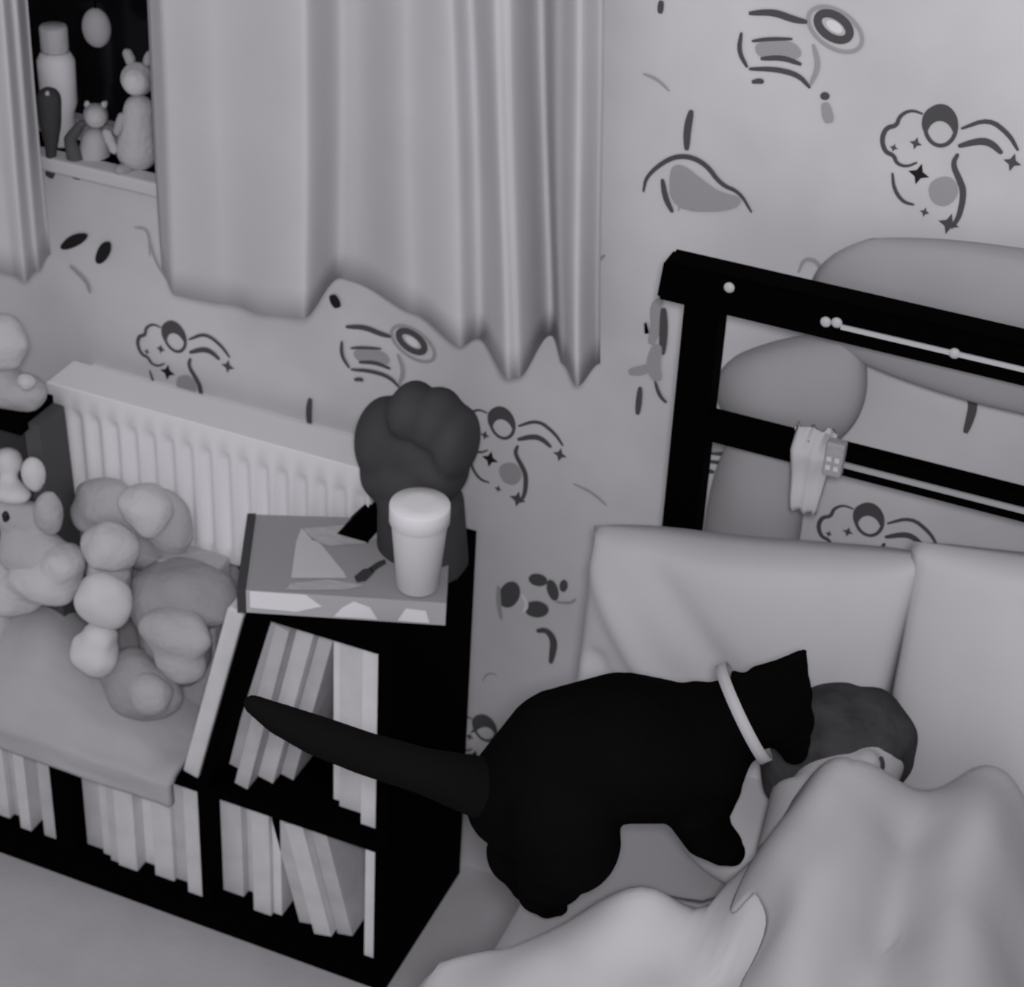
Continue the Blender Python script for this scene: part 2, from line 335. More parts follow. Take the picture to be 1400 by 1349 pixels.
for k, (th, h, rec, cv, nm) in enumerate([(.014, .335, .060, 'bc', 'slim white'), (.044, .335, .050, 'ba', 'wide pale'), (.034, .335, .030, 'bc', 'white')]):
    book(x, th, h, rec, .17, zm, 0, nm+' upright tall book at the right of the upper cell', cv, 'upright tall books in the upper cell'); x += th+.001
# large thin book outside, leaning on the slanted panel
tg = thing('picture_book', 'large thin pale book leaning against the outer slanted side of the bookcase', 'book', (-1.235, 1.915, zm))
bm = bmesh.new(); an = math.atan2(.094, .36); box(bm, (0, 0, 0), (.026, .24, .345), .002, rot=Matrix.Rotation(an, 3, 'Y'), piv=(.026, 0, 0)); o = obj('cover', bm, 'ba'); o.parent = tg; o.location.z = 0
bm = bmesh.new(); box(bm, (.003, .003, .004), (.023, .236, .348), 0, rot=Matrix.Rotation(an, 3, 'Y'), piv=(.026, 0, 0)); o = obj('pages', bm, 'page'); o.parent = tg

# game box on the tall end
q = [Z(*p, .722) for p in ((350, 703), (617, 711), (610, 824), (336, 806))]
bx = thing('game_box', 'flat grey printed box lying askew on top of the bookcase under the white cup', 'box', ((q[0]+q[2])/2).xy.to_3d()+Vector((0, 0, TT)))
def quadbox(bm, q, z0, z1, mi=0, mtop=0):
    A = [bm.verts.new((p.x, p.y, z0)) for p in q]; B = [bm.verts.new((p.x, p.y, z1)) for p in q]
    bm.faces.new(A).material_index = mi; bm.faces.new(B).material_index = mtop
    for i in range(4): bm.faces.new((A[i], A[(i+1) % 4], B[(i+1) % 4], B[i])).material_index = mi
    bmesh.ops.recalc_face_normals(bm, faces=bm.faces[:])
bm = bmesh.new(); quadbox(bm, q, TT+.001, .7215, 1, 0)
def flat(pts, mi, z=.7225):
    P = [Z(x, y, z) for x, y in pts]; f = bm.faces.new([bm.verts.new(p) for p in P]); f.material_index = mi
    f.normal_update()
    if f.normal.z < 0: f.normal_flip()
flat([(405, 740), (412, 722), (440, 745), (470, 782), (474, 790), (398, 790)], 2)
flat([(415, 722), (520, 714), (535, 730), (500, 742), (450, 746), (425, 738)], 3)
flat([(398, 797), (450, 792), (500, 800), (470, 806), (390, 806)], 3)
flat([(484, 788), (496, 778), (506, 776), (512, 782), (500, 794), (488, 796)], 4, .7228); flat([(504, 776), (516, 768), (526, 764), (528, 770), (518, 776), (510, 782)], 4, .7228)
def front(pts, mi):
    a, b = q[3], q[2]; nrm = Vector((b.y-a.y, a.x-b.x, 0)).normalized()
    f = bm.faces.new([bm.verts.new(a.xy.to_3d()*(1-s)+b.xy.to_3d()*s+Vector((0, 0, TT+.0395*t))+nrm*.0006) for s, t in pts]); f.material_index = mi
front([(.02, .25), (.25, .2), (.38, .5), (.30, .95), (.02, .95)], 5); front([(.44, .1), (.66, .1), (.62, .6), (.54, .8), (.48, .5)], 5); front([(.76, .1), (.92, .1), (.90, .6), (.80, .65)], 5)
obj('lid', bm, ['boxtop', 'boxside', 'white', 'plushm', 'dark', 'cupring'], bx)
bm = bmesh.new(); d = (q[1]-q[0]).normalized()*.012
quadbox(bm, [q[0]-d, q[0]-d*.02, q[3]-d*.02, q[3]-d], TT-.0, .7235); ob = obj('spine', bm, 'spine', bx); ob['label'] = 'dark spine edge'

# cup
cc = Z(571, 800, .7235); sc = depth(cc)/F
hgt = Y(573, 688, cc.y).z-cc.z
cu = thing('cup', 'tall white tapered cup standing on the flat box', 'cup', cc)
bm = bmesh.new(); lathe(bm, cc, [(27*sc, 0), (29*sc, .002), (38*sc, hgt*.78), (38*sc, hgt*.8)]); obj('body', bm, 'cup', cu, True)
bm = bmesh.new(); lathe(bm, cc, [(39.5*sc, hgt*.79), (41*sc, hgt*.80), (41*sc, hgt*.985), (40*sc, hgt), (20*sc, hgt*1.005)]); obj('lid', bm, 'cupring', cu, True)

# dark lobed ornament
oc = Y(568, 605, 2.075); s_ = depth(oc)/F
on_ = thing('ornament', 'dark grey rounded ornament with knuckle-like bumps on top, behind the cup', 'ornament', (oc.x, 2.075, TT))
bm = bmesh.new()
def P2(x, y, yy=2.075): return Y(x, y, yy)
def R3(p, rx, ry, rz): s = depth(p)/F; return (rx*s, ry*s, rz*s)
for (x, y, yy, rx, ry, rz) in ((568, 608, 2.085, 80, 56, 74), (525, 600, 2.075, 39, 52, 64), (562, 560, 2.065, 30, 50, 40), (596, 572, 2.065, 36, 50, 44), (624, 604, 2.072, 30, 50, 54), (565, 650, 2.075, 60, 52, 50), (600, 640, 2.075, 42, 50, 48), (530, 640, 2.08, 36, 50, 46)):
    p = P2(x, y, yy); ell(bm, p, R3(p, rx, ry, rz))
p = P2(575, 685); cone(bm, (p.x+.006, 2.075, TT+.003), (p.x, 2.075, p.z+.01), .066, .060)
fuse(obj('body', bm, 'orn', on_), .005, 12)
bm = bmesh.new(); pa = P2(455, 706, 2.09)
prism(bm, [(pa.x, TT+.0005), (pa.x+.10, TT+.0005), (pa.x+.075, TT+.05), (pa.x+.045, TT+.055)], 2.04, 2.15); obj('base_wedge', bm, 'metal', on_)
bm = bmesh.new(); box(bm, (-.895, 2.03, TT), (-.858-.03, 2.15, TT+.022), .004); obj('foot', bm, 'metal', on_)

# ------------------------------------------------------------------ soft toys on the low wing
def blobs(o_name, parent, mname, L, vox=.006, it=14, lab=None):
    bm = bmesh.new()
    for (x, y, yy, rx, rd_, rz) in L:
        p = Y(x, y, yy); s = depth(p)/F*1.10; ell(bm, p, (rx*s, rd_*s, rz*s), None, 3, .22, x*.37+y)
    o = fuse(obj(o_name, bm, mname, parent), vox, it)
    if lab: o['label'] = lab
    return o
def toy(name, label, cat, x, y, yy, z0=zm, group='soft toys piled on the low wing'):
    p = Y(x, y, yy); return thing(name, label, cat, (p.x, yy, z0), group)
# blanket lying over the low wing and its front edge
bm = bmesh.new(); nx, ny = 60, 30; G = []
for i in range(nx+1):
    x = -1.72+(-1.236+1.72)*i/nx; col = []
    for j in range(ny+1):
        s = j/ny*.40
        n_ = noise.noise(Vector((x*7, s*9, 1)))*.018+noise.noise(Vector((x*16, s*14, 5)))*.007
        lim = .262
        if s < lim: y = 2.165-s; z = zm+.022+n_+.045*math.exp(-((s-.17)/.09)**2)*smoothstep(-1.24, -1.36, x)+.07*smoothstep(-1.40, -1.55, x)*smoothstep(.25, .12, s)+.035*math.exp(-((x+1.50)/.1)**2)*math.exp(-((s-.2)/.08)**2)
        else: y = 2.165-lim-.022*smoothstep(0, .04, s-lim)-.004-abs(n_)*.3; z = zm+.022-(s-lim)*.42+n_*(1-smoothstep(0, .05, s-lim))
        if x > -1.31 and s < lim: z = max(z, zm+.006)
        col.append(bm.verts.new((x, y, z)))
    G.append(col)
for A, B in zip(G, G[1:]):
    for j in range(ny): bm.faces.new((A[j], A[j+1], B[j+1], B[j]))
bl = obj('blanket', bm, 'blanket', None, True); so = bl.modifiers.new('thick', 'SOLIDIFY'); so.thickness = .014; so.offset = -1
tag(bl, 'grey blanket spread over the low wing of the bookcase, hanging over its front edge', 'blanket')
t = toy('soft_toy', 'grey plush with a pale round head leaning against the radiator', 'soft toy', 185, 760, 2.05)
blobs('body', t, 'plushm', [(150, 690, 2.07, 50, 30, 34), (225, 715, 2.07, 40, 30, 52), (185, 740, 2.07, 60, 30, 40), (125, 705, 2.065, 28, 24, 26)])
blobs('head', t, 'plush', [(200, 692, 2.02, 38, 30, 30), (203, 715, 2.01, 20, 20, 22)])
t = toy('soft_toy', 'pale plush animal with round body and bright muzzle in the middle of the pile', 'soft toy', 145, 860, 1.97)
blobs('body', t, 'plush', [(152, 748, 1.99, 37, 34, 34), (150, 790, 2.02, 30, 30, 50)])
blobs('head', t, 'plushw', [(142, 822, 1.94, 38, 32, 38)])
blobs('muzzle', t, 'plushw', [(130, 893, 1.925, 34, 28, 30), (137, 870, 1.93, 24, 24, 20)])
t = toy('soft_toy', 'plush with a slate grey hood and broad pale face beside the leaning book', 'soft toy', 240, 900, 1.99)
blobs('hood', t, 'plushd', [(255, 812, 2.02, 72, 46, 38), (225, 835, 2.0, 45, 40, 44), (285, 812, 2.03, 38, 36, 34), (240, 880, 2.01, 50, 40, 60)])
blobs('face', t, 'plushm', [(240, 866, 1.955, 50, 30, 36), (248, 905, 1.95, 34, 26, 28)])
t = toy('soft_toy', 'round slate grey plush ball at the front of the pile', 'soft toy', 200, 940, 1.94)
blobs('body', t, 'plushd', [(192, 938, 1.945, 54, 36, 50)])
blobs('snout', t, 'plushm', [(205, 948, 1.922, 34, 24, 30)])
t = toy('soft_toy', 'long pale plush lying at the left of the pile', 'soft toy', 50, 830, 1.99)
blobs('body', t, 'plush', [(10, 800, 1.99, 60, 40, 38), (60, 790, 1.985, 50, 36, 34), (85, 770, 1.99, 30, 30, 26)])
blobs('leg', t, 'plush', [(-30, 850, 1.98, 50, 40, 40)])
blobs('ear', t, 'plushm', [(45, 745, 2.0, 26, 16, 26)])
t = toy('toy_block', 'small pale flat toy lying behind the slate hooded plush', 'toy', 262, 760, 2.09)
pb = Y(262, 762, 2.06)
bm = bmesh.new(); box(bm, (pb.x-.045, 2.03, zm+.008), (pb.x+.050, 2.09, pb.z), .006); obj('body', bm, 'plushm', t)
# dark open crate with plush in front, far left
cr = thing('toy_crate', 'dark open-fronted crate standing at the far left end of the bookcase', 'crate', (-1.62, 2.10, zm))
p1 = Y(60, 560, 2.06); p2 = Y(95, 720, 2.06)
bm = bmesh.new(); prism(bm, [(p1.x-.008, p1.z), (p1.x+.018, p1.z-.002), (p2.x+.010, zm), (p2.x-.022, zm)], 2.02, 2.085); o = obj('side_board', bm, 'dgrey', cr)
bm = bmesh.new(); prism(bm, [(p1.x-.20, p1.z+.012), (p1.x+.0, p1.z+.012), (p1.x+.0, p1.z-.012), (p1.x-.20, p1.z-.012)], 2.00, 2.085); obj('top_board', bm, 'black', cr)
bm = bmesh.new(); prism(bm, [(p1.x-.20, p1.z-.012), (p1.x+.0, p1.z-.012), (p2.x-.022, zm), (p1.x-.20, zm)], 2.072, 2.085); obj('back_board', bm, 'dark', cr)
bm = bmesh.new(); box(bm, (p1.x-.20, 2.02, zm), (p1.x-.185, 2.072, p1.z-.012)); obj('side_board', bm, 'dgrey', cr)
t = toy('soft_toy', 'white and grey shaggy plush in front of the dark crate', 'soft toy', 40, 740, 2.0)
blobs('head', t, 'plushw', [(12, 630, 2.02, 20, 18, 20), (46, 648, 2.0, 17, 16, 28), (14, 672, 2.0, 30, 22, 14)])
blobs('body', t, 'plushm', [(66, 702, 1.985, 20, 20, 34), (10, 700, 2.0, 24, 22, 26), (40, 705, 2.01, 26, 18, 24), (50, 760, 2.0, 60, 30, 40), (10, 790, 2.02, 40, 30, 50)])
blobs('eye', t, 'eye', [(8, 706, 1.955, 5, 5, 8)], .002, 1)
t = toy('soft_toy', 'pale plush resting on top of the dark crate', 'soft toy', 10, 560, 2.05, p1.z+.012)
blobs('head', t, 'plush', [(2, 468, 2.04, 38, 30, 40)]); blobs('body', t, 'plushm', [(30, 535, 2.045, 36, 26, 26), (0, 530, 2.045, 36, 26, 34)]); blobs('ear', t, 'plush', [(36, 522, 2.01, 16, 12, 14)])

# ------------------------------------------------------------------ things on the window sill
def sill(name, label, cat, parts):
    x, y = parts[0][2][0][:2]; p = Y(x, y, 2.215); t = thing(name, label, cat, (p.x, 2.215, WZ0), 'toys on the window sill')
    for nm, mm, L in parts:
        bm = bmesh.new(); chain(bm, [(Y(a, b, yy), r*3.0/F) for a, b, yy, r in L]); fuse(obj(nm, bm, mm, t), .005, 3)
yy = 2.225
pbt = Y(98, 236, 2.235); tb = thing('bottle', 'white round-shouldered bottle with a cap standing on the window sill', 'bottle', (pbt.x-.012, 2.235, WZ0), 'toys on the window sill')
hB = Y(78, 70, 2.235).z-WZ0
bm = bmesh.new(); lathe(bm, (pbt.x-.012, 2.235, WZ0), [(.018, 0), (.021, .004), (.021, hB*.35), (.026, hB*.45), (.027, hB*.9), (.022, hB*.97), (.014, hB)]); obj('body', bm, 'plushw', tb, True)
bm = bmesh.new(); lathe(bm, (pbt.x-.012, 2.235, WZ0+hB), [(.019, 0), (.020, .003), (.020, .034), (.018, .037)]); obj('cap', bm, 'plushm', tb, True)
sill('toy_torch', 'dark tapering toy with a pale dot, leftmost on the window sill', 'toy', [('body', 'dark', [(67, 135, 2.19, 16), (69, 170, 2.19, 14), (70, 205, 2.19, 8), (69, 238, 2.19, 7)]), ('dot', 'plushm', [(65, 128, 2.168, 5), (66, 129, 2.168, 5)])])
sill('toy_figure', 'small dark toy between the white bottle toy and the grey toy on the sill', 'toy', [('body', 'dgrey', [(112, 168, 2.20, 6), (95, 190, 2.20, 8), (104, 222, 2.20, 12), (106, 236, 2.20, 10)])])
sill('soft_toy', 'grey plush with round head and ears sitting on the window sill', 'soft toy', [('body', 'blanket', [(130, 192, yy, 18), (128, 222, yy, 24)]), ('head', 'plushm', [(131, 158, yy, 17), (131, 160, 2.21, 15)]), ('ear', 'plushm', [(120, 144, yy, 6), (119, 142, yy, 6)]), ('ear', 'plushm', [(142, 144, yy, 6), (143, 142, yy, 6)]), ('arm', 'plushm', [(146, 182, 2.21, 8), (156, 205, 2.2, 7)])])
sill('soft_toy', 'light grey plush with upright dark ears beside the curtain edge on the sill', 'soft toy', [('body', 'plushm', [(190, 150, yy, 20), (188, 205, yy, 28)]), ('head', 'plush', [(188, 108, yy, 22), (186, 112, 2.21, 18)]), ('ear', 'plushd', [(178, 82, yy, 8), (174, 72, yy, 7)]), ('ear', 'plushd', [(202, 84, yy, 8), (206, 74, yy, 7)]), ('foot', 'plushd', [(172, 232, 2.20, 10), (164, 234, 2.19, 9)]), ('arm', 'plushd', [(168, 160, 2.21, 8), (160, 180, 2.20, 7)])])
hb = thing('hanging_oval', 'grey oval shape hanging on a thread in the dark window', 'ornament', Y(130, 40, 2.22))
bm = bmesh.new(); p = Y(132, 38, 2.22); ell(bm, p, (.021, .018, .028)); obj('body', bm, 'greyp', hb, True)  # plain grey oval in front of the panes
bm = bmesh.new(); cone(bm, (p.x, p.y, p.z+.02), (p.x, p.y, WZ1), .0012, .0012, 8); obj('thread', bm, 'black', hb)

# ------------------------------------------------------------------ bed
HB = 2.065; MT = .55
bd = thing('bed', 'bed with a black metal rail headboard against the patterned wall', 'bed', (.1, 1.3, 0))
def rail(name, x0, y0a, y1a, x1, y0b, y1b, dy=.012, mname='metal'):
    """bar along x given by its upper and lower picture edges at two columns"""
    a, b, c, d_ = Y(x0, y0a, HB), Y(x0, y1a, HB), Y(x1, y1b, HB), Y(x1, y0b, HB)
    bm = bmesh.new(); prism(bm, [(p.x, p.z) for p in (a, b, c, d_)], HB, HB+dy*2); return obj(name, bm, mname, bd)
def ext(a, b, t): return (b[0]+(b[0]-a[0])*t, b[1]+(b[1]-a[1])*t)
pt, pb_ = Y(963, 380, HB), Y(944, 715, HB); hw = 26*depth(pt)/F
bm = bmesh.new(); prism(bm, [(pt.x-hw, pt.z-.01), (pt.x+hw, pt.z-.01), (pt.x+hw+.012, 0), (pt.x-hw+.012, 0)], HB+.004, HB+.040); obj('post', bm, 'metal', bd)
x2 = 1.02
bm = bmesh.new(); prism(bm, [(x2-hw, pt.z+.03), (x2+hw, pt.z+.03), (x2+hw, 0), (x2-hw, 0)], HB+.004, HB+.040); obj('post', bm, 'metal', bd)
zt1 = Y(911, 352, HB); zt2 = Y(1400, 470, HB); zb1 = Y(905, 405, HB); zb2 = Y(1400, 531, HB)
bm = bmesh.new(); L_ = [(zt1.x, zt1.z), (x2+.05, zt1.z+(zt2.z-zt1.z)*.2), (x2+.05, zb1.z-.004), (zb1.x-.004, zb1.z)]
prism(bm, L_, HB-.012, HB+.032); bmesh.ops.bevel(bm, geom=bm.edges[:], offset=.004, segments=2, affect='EDGES'); obj('top_rail', bm, 'metal', bd)
ma, mb_ = Y(985, 575, HB), Y(985, 612, HB)
bm = bmesh.new(); box(bm, (ma.x-.02, HB+.005, mb_.z), (x2, HB+.03, ma.z), .004); obj('middle_rail', bm, 'metal', bd)
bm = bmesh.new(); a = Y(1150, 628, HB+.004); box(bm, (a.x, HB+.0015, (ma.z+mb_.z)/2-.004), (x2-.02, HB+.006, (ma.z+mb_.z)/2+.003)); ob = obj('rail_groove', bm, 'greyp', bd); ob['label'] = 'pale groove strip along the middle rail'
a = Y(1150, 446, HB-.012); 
bm = bmesh.new(); box(bm, (a.x, HB-.0145, a.z-.003), (x2-.1, HB-.011, a.z+.003)); ob = obj('painted_highlight', bm, 'chrome', bd); ob['label'] = 'highlight on the top rail, put on as a thin pale strip'  # streak of light along the rail, laid on as a pale strip
for x, y in ((997, 393), (1129, 440), (1144, 441), (1305, 483)):
    p = Y(x, y, HB-.013); bm = bmesh.new(); ell(bm, p, (.007, .004, .007), sub=2); obj('bolt', bm, 'chrome', bd, True)
bm = bmesh.new(); box(bm, (-.60, .85, .30), (-.57, 2.07, .40), .004); obj('side_rail', bm, 'metal', bd)
bm = bmesh.new(); box(bm, (1.0, .85, .30), (1.03, 2.07, .40), .004); obj('side_rail', bm, 'metal', bd)
bm = bmesh.new(); box(bm, (-.58, .86, .32), (1.01, 2.06, .36)); obj('slat_base', bm, 'metal', bd)
for x in (-.6, 1.0):
    bm = bmesh.new(); box(bm, (x, .83, 0), (x+.04, .87, .42), .003); obj('leg', bm, 'metal', bd)
bm = bmesh.new(); box(bm, (-.60, .88, .36), (1.0, 2.045, MT), .035); mt = obj('mattress', bm, 'sheet', None, True)
tag(mt, 'pale sheeted mattress on the black metal bed', 'mattress')

# standing pillows against the headboard
def cushion(name, label, ax, zlo, zhi_l, zhi_r, yc, th, mname, cat='pillow', lean=0, crease=(), group=None, pw=.30, rc=0.0):
    x0, x1 = ax; n = 44; bm = bmesh.new(); lay = []
    for sgn in (-1, 1):
        g_ = []
        for i in range(n+1):
            col = []
            for j in range(n+1):
                u, v = i/n, j/n; zh = zhi_l+(zhi_r-zhi_l)*u
                U, V = 2*u-1, 2*v-1
                prof = max(0, (1-abs(U)**2.6)*(1-abs(V)**2.6))**pw
                pin = 1-.05*(1-abs(U)**2)*abs(V)**6; x = (x0+x1)/2+(x1-x0)/2*U*(1-.05*(1-V*V)*abs(U)**6)
                if rc: U, V = U*math.sqrt(1-rc*V*V/2), V*math.sqrt(1-rc*U*U/2)
                z = zlo+(zh-zlo)*(.5+.5*V*pin)
                if rc: x = (x0+x1)/2+(x1-x0)/2*U
                wv = noise.noise(Vector((x*8, z*8, yc*3+sgn)))*.010
                if sgn < 0:
                    for (u1, v1, u2, v2, wd, am) in crease:
                        dx_, dy_ = u2-u1, v2-v1; t_ = max(0, min(1, ((u-u1)*dx_+(v-v1)*dy_)/(dx_*dx_+dy_*dy_)))
                        dd = math.hypot(u-u1-t_*dx_, v-v1-t_*dy_); wv += am*math.exp(-(dd/wd)**2)
                y = yc+sgn*th*prof+wv*prof+lean*(v-.5)
                col.append((x, y, z))
            g_.append(col)
        lay.append(g_)
    V_ = {}
    def vv(s, i, j):
        if i in (0, n) or j in (0, n): s = 0
        if (s, i, j) not in V_: V_[(s, i, j)] = bm.verts.new(lay[s][i][j])
        return V_[(s, i, j)]
    for s in (0, 1):
        for i in range(n):
            for j in range(n):
                f = [vv(s, i, j), vv(s, i+1, j), vv(s, i+1, j+1), vv(s, i, j+1)]
                bm.faces.new(f if s == 0 else f[::-1])
    o = obj(name, bm, mname, None, True); return tag(o, label, cat, group)
xs_ = Y(1228, 860, 1.95).x
cushion('pillow', 'big creased white pillow standing at the left end of the headboard behind the cat', (-.655, xs_+.012), MT-.02, .872, .962, 1.985, .065, 'pillow', lean=.06, crease=((.02, .9, .5, .25, .04, -.016), (.10, .55, .35, .1, .03, .012), (.2, .95, .75, .35, .05, .010), (.05, .5, .1, .05, .03, -.012)), group='white pillows along the headboard')
cushion('pillow', 'white pillow standing right of the seam, above the sleeper and the duvet hump', (xs_-.012, .30), MT-.02, .975, 1.08, 1.985, .06, 'pillow', lean=.06, crease=((.3, .9, .5, .1, .05, .01), (.7, .9, .6, .1, .06, -.014)), group='white pillows along the headboard')
cushion('pillow', 'flat white pillow under the sleeping head', (-.46, -.02), MT+.0, MT+.085, MT+.09, 1.87, .12, 'pillow', pw=.5, group='white pillows along the headboard')
# cushions wedged between headboard and wall
a, b = Y(1085, 440, 2.15), Y(1600, 400, 2.15)
cushion('cushion', 'large grey cushion wedged between wall and headboard, rising above the top rail', (Y(1100, 440, 2.15).x, .12), 1.10, 1.31, 1.33, 2.155, .040, 'greyp', 'cushion', pw=.45, rc=.8, group='grey cushions behind the headboard')
cushion('cushion', 'grey cushion behind the headboard, seen between the two rails', (Y(975, 560, 2.15).x, Y(1190, 500, 2.15).x), .985, 1.10, 1.17, 2.155, .040, 'greyp', 'cushion', pw=.45, rc=.8, group='grey cushions behind the headboard')
cushion('cushion', 'grey cushion behind the headboard, lowest one below the middle rail', (Y(965, 700, 2.15).x, Y(1100, 690, 2.15).x), .70, .985, .985, 2.155, .040, 'greyp', 'cushion', pw=.45, rc=.8, group='grey cushions behind the headboard')
# cloth over the middle rail
p1, p2 = Y(1082, 600, HB), Y(1140, 610, HB); bm = bmesh.new(); G = []
for j in range(25):
    t_ = j/24; 
    for_x = []
    if t_ < .5: y = HB-.004-.002*math.sin(t_*20); z = ma.z+.006-(.5-t_)*2*.105; wd = .55+.45*t_*2
    else: y = HB+.036; z = ma.z+.006-(t_-.5)*2*.06; wd = 1
    if abs(t_-.5) < .05: y = HB+.016; z = ma.z+.012
    xc = p1.x+(p2.x-p1.x)*.5+(.5-t_)*.0
    G.append([bm.verts.new((xc+(k/8-.5)*(p2.x-p1.x)*wd, y-.003*math.sin(k*1.6), z)) for k in range(9)])
for A, B in zip(G, G[1:]):
    for k in range(8): bm.faces.new((A[k], A[k+1], B[k+1], B[k]))
sk = obj('cloth', bm, 'pillow', None, True); s = sk.modifiers.new('t', 'SOLIDIFY'); s.thickness = .006
tag(sk, 'white cloth hung over the middle rail of the headboard', 'cloth')
tw = thing('tag_toy', 'small checked grey clip on the middle rail beside the hung cloth', 'clip', Y(1143, 625, HB))
p = Y(1141, 625, HB-.004); bm = bmesh.new(); box(bm, (p.x-.012, HB-.010, p.z-.026), (p.x+.012, HB+.006, p.z+.022), .003); obj('body', bm, 'plushd', tw)
for dx, dz in ((-.005, -.012), (.005, -.012), (-.005, .0), (.005, .0)):
    bm = bmesh.new(); box(bm, (p.x+dx-.003, HB-.012, p.z+dz-.003), (p.x+dx+.003, HB-.009, p.z+dz+.003)); obj('square', bm, 'white', tw)

# ------------------------------------------------------------------ duvet
def seg(x, y, ax, ay, bx_, by_):
    dx, dy = bx_-ax, by_-ay; t_ = max(0, min(1, ((x-ax)*dx+(y-ay)*dy)/(dx*dx+dy*dy))); return math.hypot(x-ax-t_*dx, y-ay-t_*dy), t_
CR = []
for (a, b, wd, am, z) in (((1130, 1225), (1020, 1349), .035, -.022, .66), ((1222, 1230), (1210, 1320), .035, -.020, .70), ((1052, 1080), (1035, 1190), .030, -.030, .66), ((960, 1215), (760, 1320), .05, .018, .62),
                          ((1000, 1200), (900, 1349), .04, -.010, .62), ((1180, 1140), (1090, 1230), .05, .014, .70), ((860, 1260), (980, 1349), .03, .008, .60), ((1150, 1300), (1320, 1260), .05, .012, .68)):
    A, B = Z(*a, z), Z(*b, z); CR.append((A.x, A.y, B.x, B.y, wd, am))
def dz(x, y):
    d1, t1 = seg(x, y, -.245, 1.74, -.20, .95); w1 = .085 if x < -.235 else .12; h = .625+.032*smoothstep(-.30, -.40, x)+(.07+.13*smoothstep(1.35, 1.74, y))*math.exp(-(d1/w1)**2)
    d2, t2 = seg(x, y, -.085, 1.87, -.05, 1.25); h += .125*math.exp(-(d2/.068)**2); d2, t2 = seg(x, y, .2, 1.7, .2, 1.0); h += .10*math.exp(-(d2/.14)**2)
    for c in CR:
        d, _ = seg(x, y, *c[:4]); h += c[5]*math.exp(-(d/c[4])**2)
    h += noise.noise(Vector((x*5, y*5, 2)))*.022+.010*math.sin(x*26+y*17+4*noise.noise(Vector((x*3, y*3, 9))))*smoothstep(1.75, 1.6, y)+noise.noise(Vector((x*12, y*10, 7)))*.007
    h -= .06*smoothstep(-.44, -.62, x)
    return h
YT = [(-.66, 1.50), (-.56, 1.56), (-.47, 1.64), (-.36, 1.668), (-.33, 1.71), (-.29, 1.785), (-.24, 1.80), (-.17, 1.84), (-.10, 1.93), (0, 1.94), (.2, 1.93), (.8, 1.9)]
bm = bmesh.new(); G = []; ns, nt_ = 130, 80
for i in range(ns+1):
    s = -.86+(1.08+.86)*i/ns; x = max(s, -.62) if s > -.62 else -.62; dr = max(0, -.62-s)
    ytop = interp(YT, x); col = []
    for j in range(nt_+1):
        y = .84+(ytop-.84)*j/nt_; z = dz(x, y); e = (1-j/nt_)
        k = smoothstep(0, .05, ytop-y); z = z*k+(z-.035)*(1-k)
        xx = x-.018*smoothstep(0, .04, dr)+.006*math.sin(y*30)*min(1, dr*10)
        col.append(bm.verts.new((xx, y, z-dr)))
    G.append(col)
for A, B in zip(G, G[1:]):
    for j in range(nt_): bm.faces.new((A[j], A[j+1], B[j+1], B[j]))
dv = obj('duvet', bm, 'duvet', None, True); s = dv.modifiers.new('t', 'SOLIDIFY'); s.thickness = .030; s.offset = 1
bm = bmesh.new(); G = []  # duller tone of the duvet's right part, put into an added layer
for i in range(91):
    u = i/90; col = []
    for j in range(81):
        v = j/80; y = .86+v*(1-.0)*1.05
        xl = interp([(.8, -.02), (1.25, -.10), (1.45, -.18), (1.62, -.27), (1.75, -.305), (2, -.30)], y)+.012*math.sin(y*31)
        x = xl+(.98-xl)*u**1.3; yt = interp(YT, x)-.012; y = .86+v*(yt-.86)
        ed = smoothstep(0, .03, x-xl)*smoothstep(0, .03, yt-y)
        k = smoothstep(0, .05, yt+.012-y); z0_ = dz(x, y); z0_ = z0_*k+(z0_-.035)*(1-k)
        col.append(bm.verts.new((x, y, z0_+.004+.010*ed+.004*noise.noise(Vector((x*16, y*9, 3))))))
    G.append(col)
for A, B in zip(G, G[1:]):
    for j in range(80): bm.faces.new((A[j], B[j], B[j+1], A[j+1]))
bk = obj('blanket', bm, 'dull_layer', None, True); so = bk.modifiers.new('t', 'SOLIDIFY'); so.thickness = .004; so.offset = 1  # added layer for the duvet's duller tone, not a separate blanket
tag(bk, 'added duller layer on the duvet, covering the sleeper and the right half of the bed', 'blanket')
tag(dv, 'rumpled pale duvet over the sleeper, spilling over the left bed edge', 'duvet')

# ------------------------------------------------------------------ sleeper
hc = Z(1152, 1044, .725); hs = depth(hc)/F
pe = thing('person', 'sleeping person under the duvet with only dark short hair showing beside the cat', 'person', (hc.x, hc.y, MT))
ax_y = Vector((-.10, -1, 0)).normalized(); ax_z = Vector((1, -.10, .25)).normalized(); ax_x = ax_y.cross(ax_z)   # towards chin, face normal
def H(a, b, c): return hc+ax_x*a+ax_y*b+ax_z*c
Rm = Matrix((ax_x, ax_y, ax_z)).transposed()
bm = bmesh.new()
ell(bm, H(0, -.02, 0), (.066, .086, .070), Rm); ell(bm, H(0, .055, .012), (.052, .062, .054), Rm); ell(bm, H(0, .10, .010), (.026, .022, .022), Rm)
ell(bm, H(0, .045, .068), (.010, .020, .014), Rm); ell(bm, H(0, .072, .064), (.020, .008, .010), Rm)
for sg in (-1, 1): ell(bm, H(sg*.063, .015, -.005), (.012, .018, .020), Rm); ell(bm, H(sg*.030, .035, .045), (.020, .022, .018), Rm)
cone(bm, H(0, .07, -.02), H(0, .15, .0)-Vector((0, 0, .035)), .042, .045)
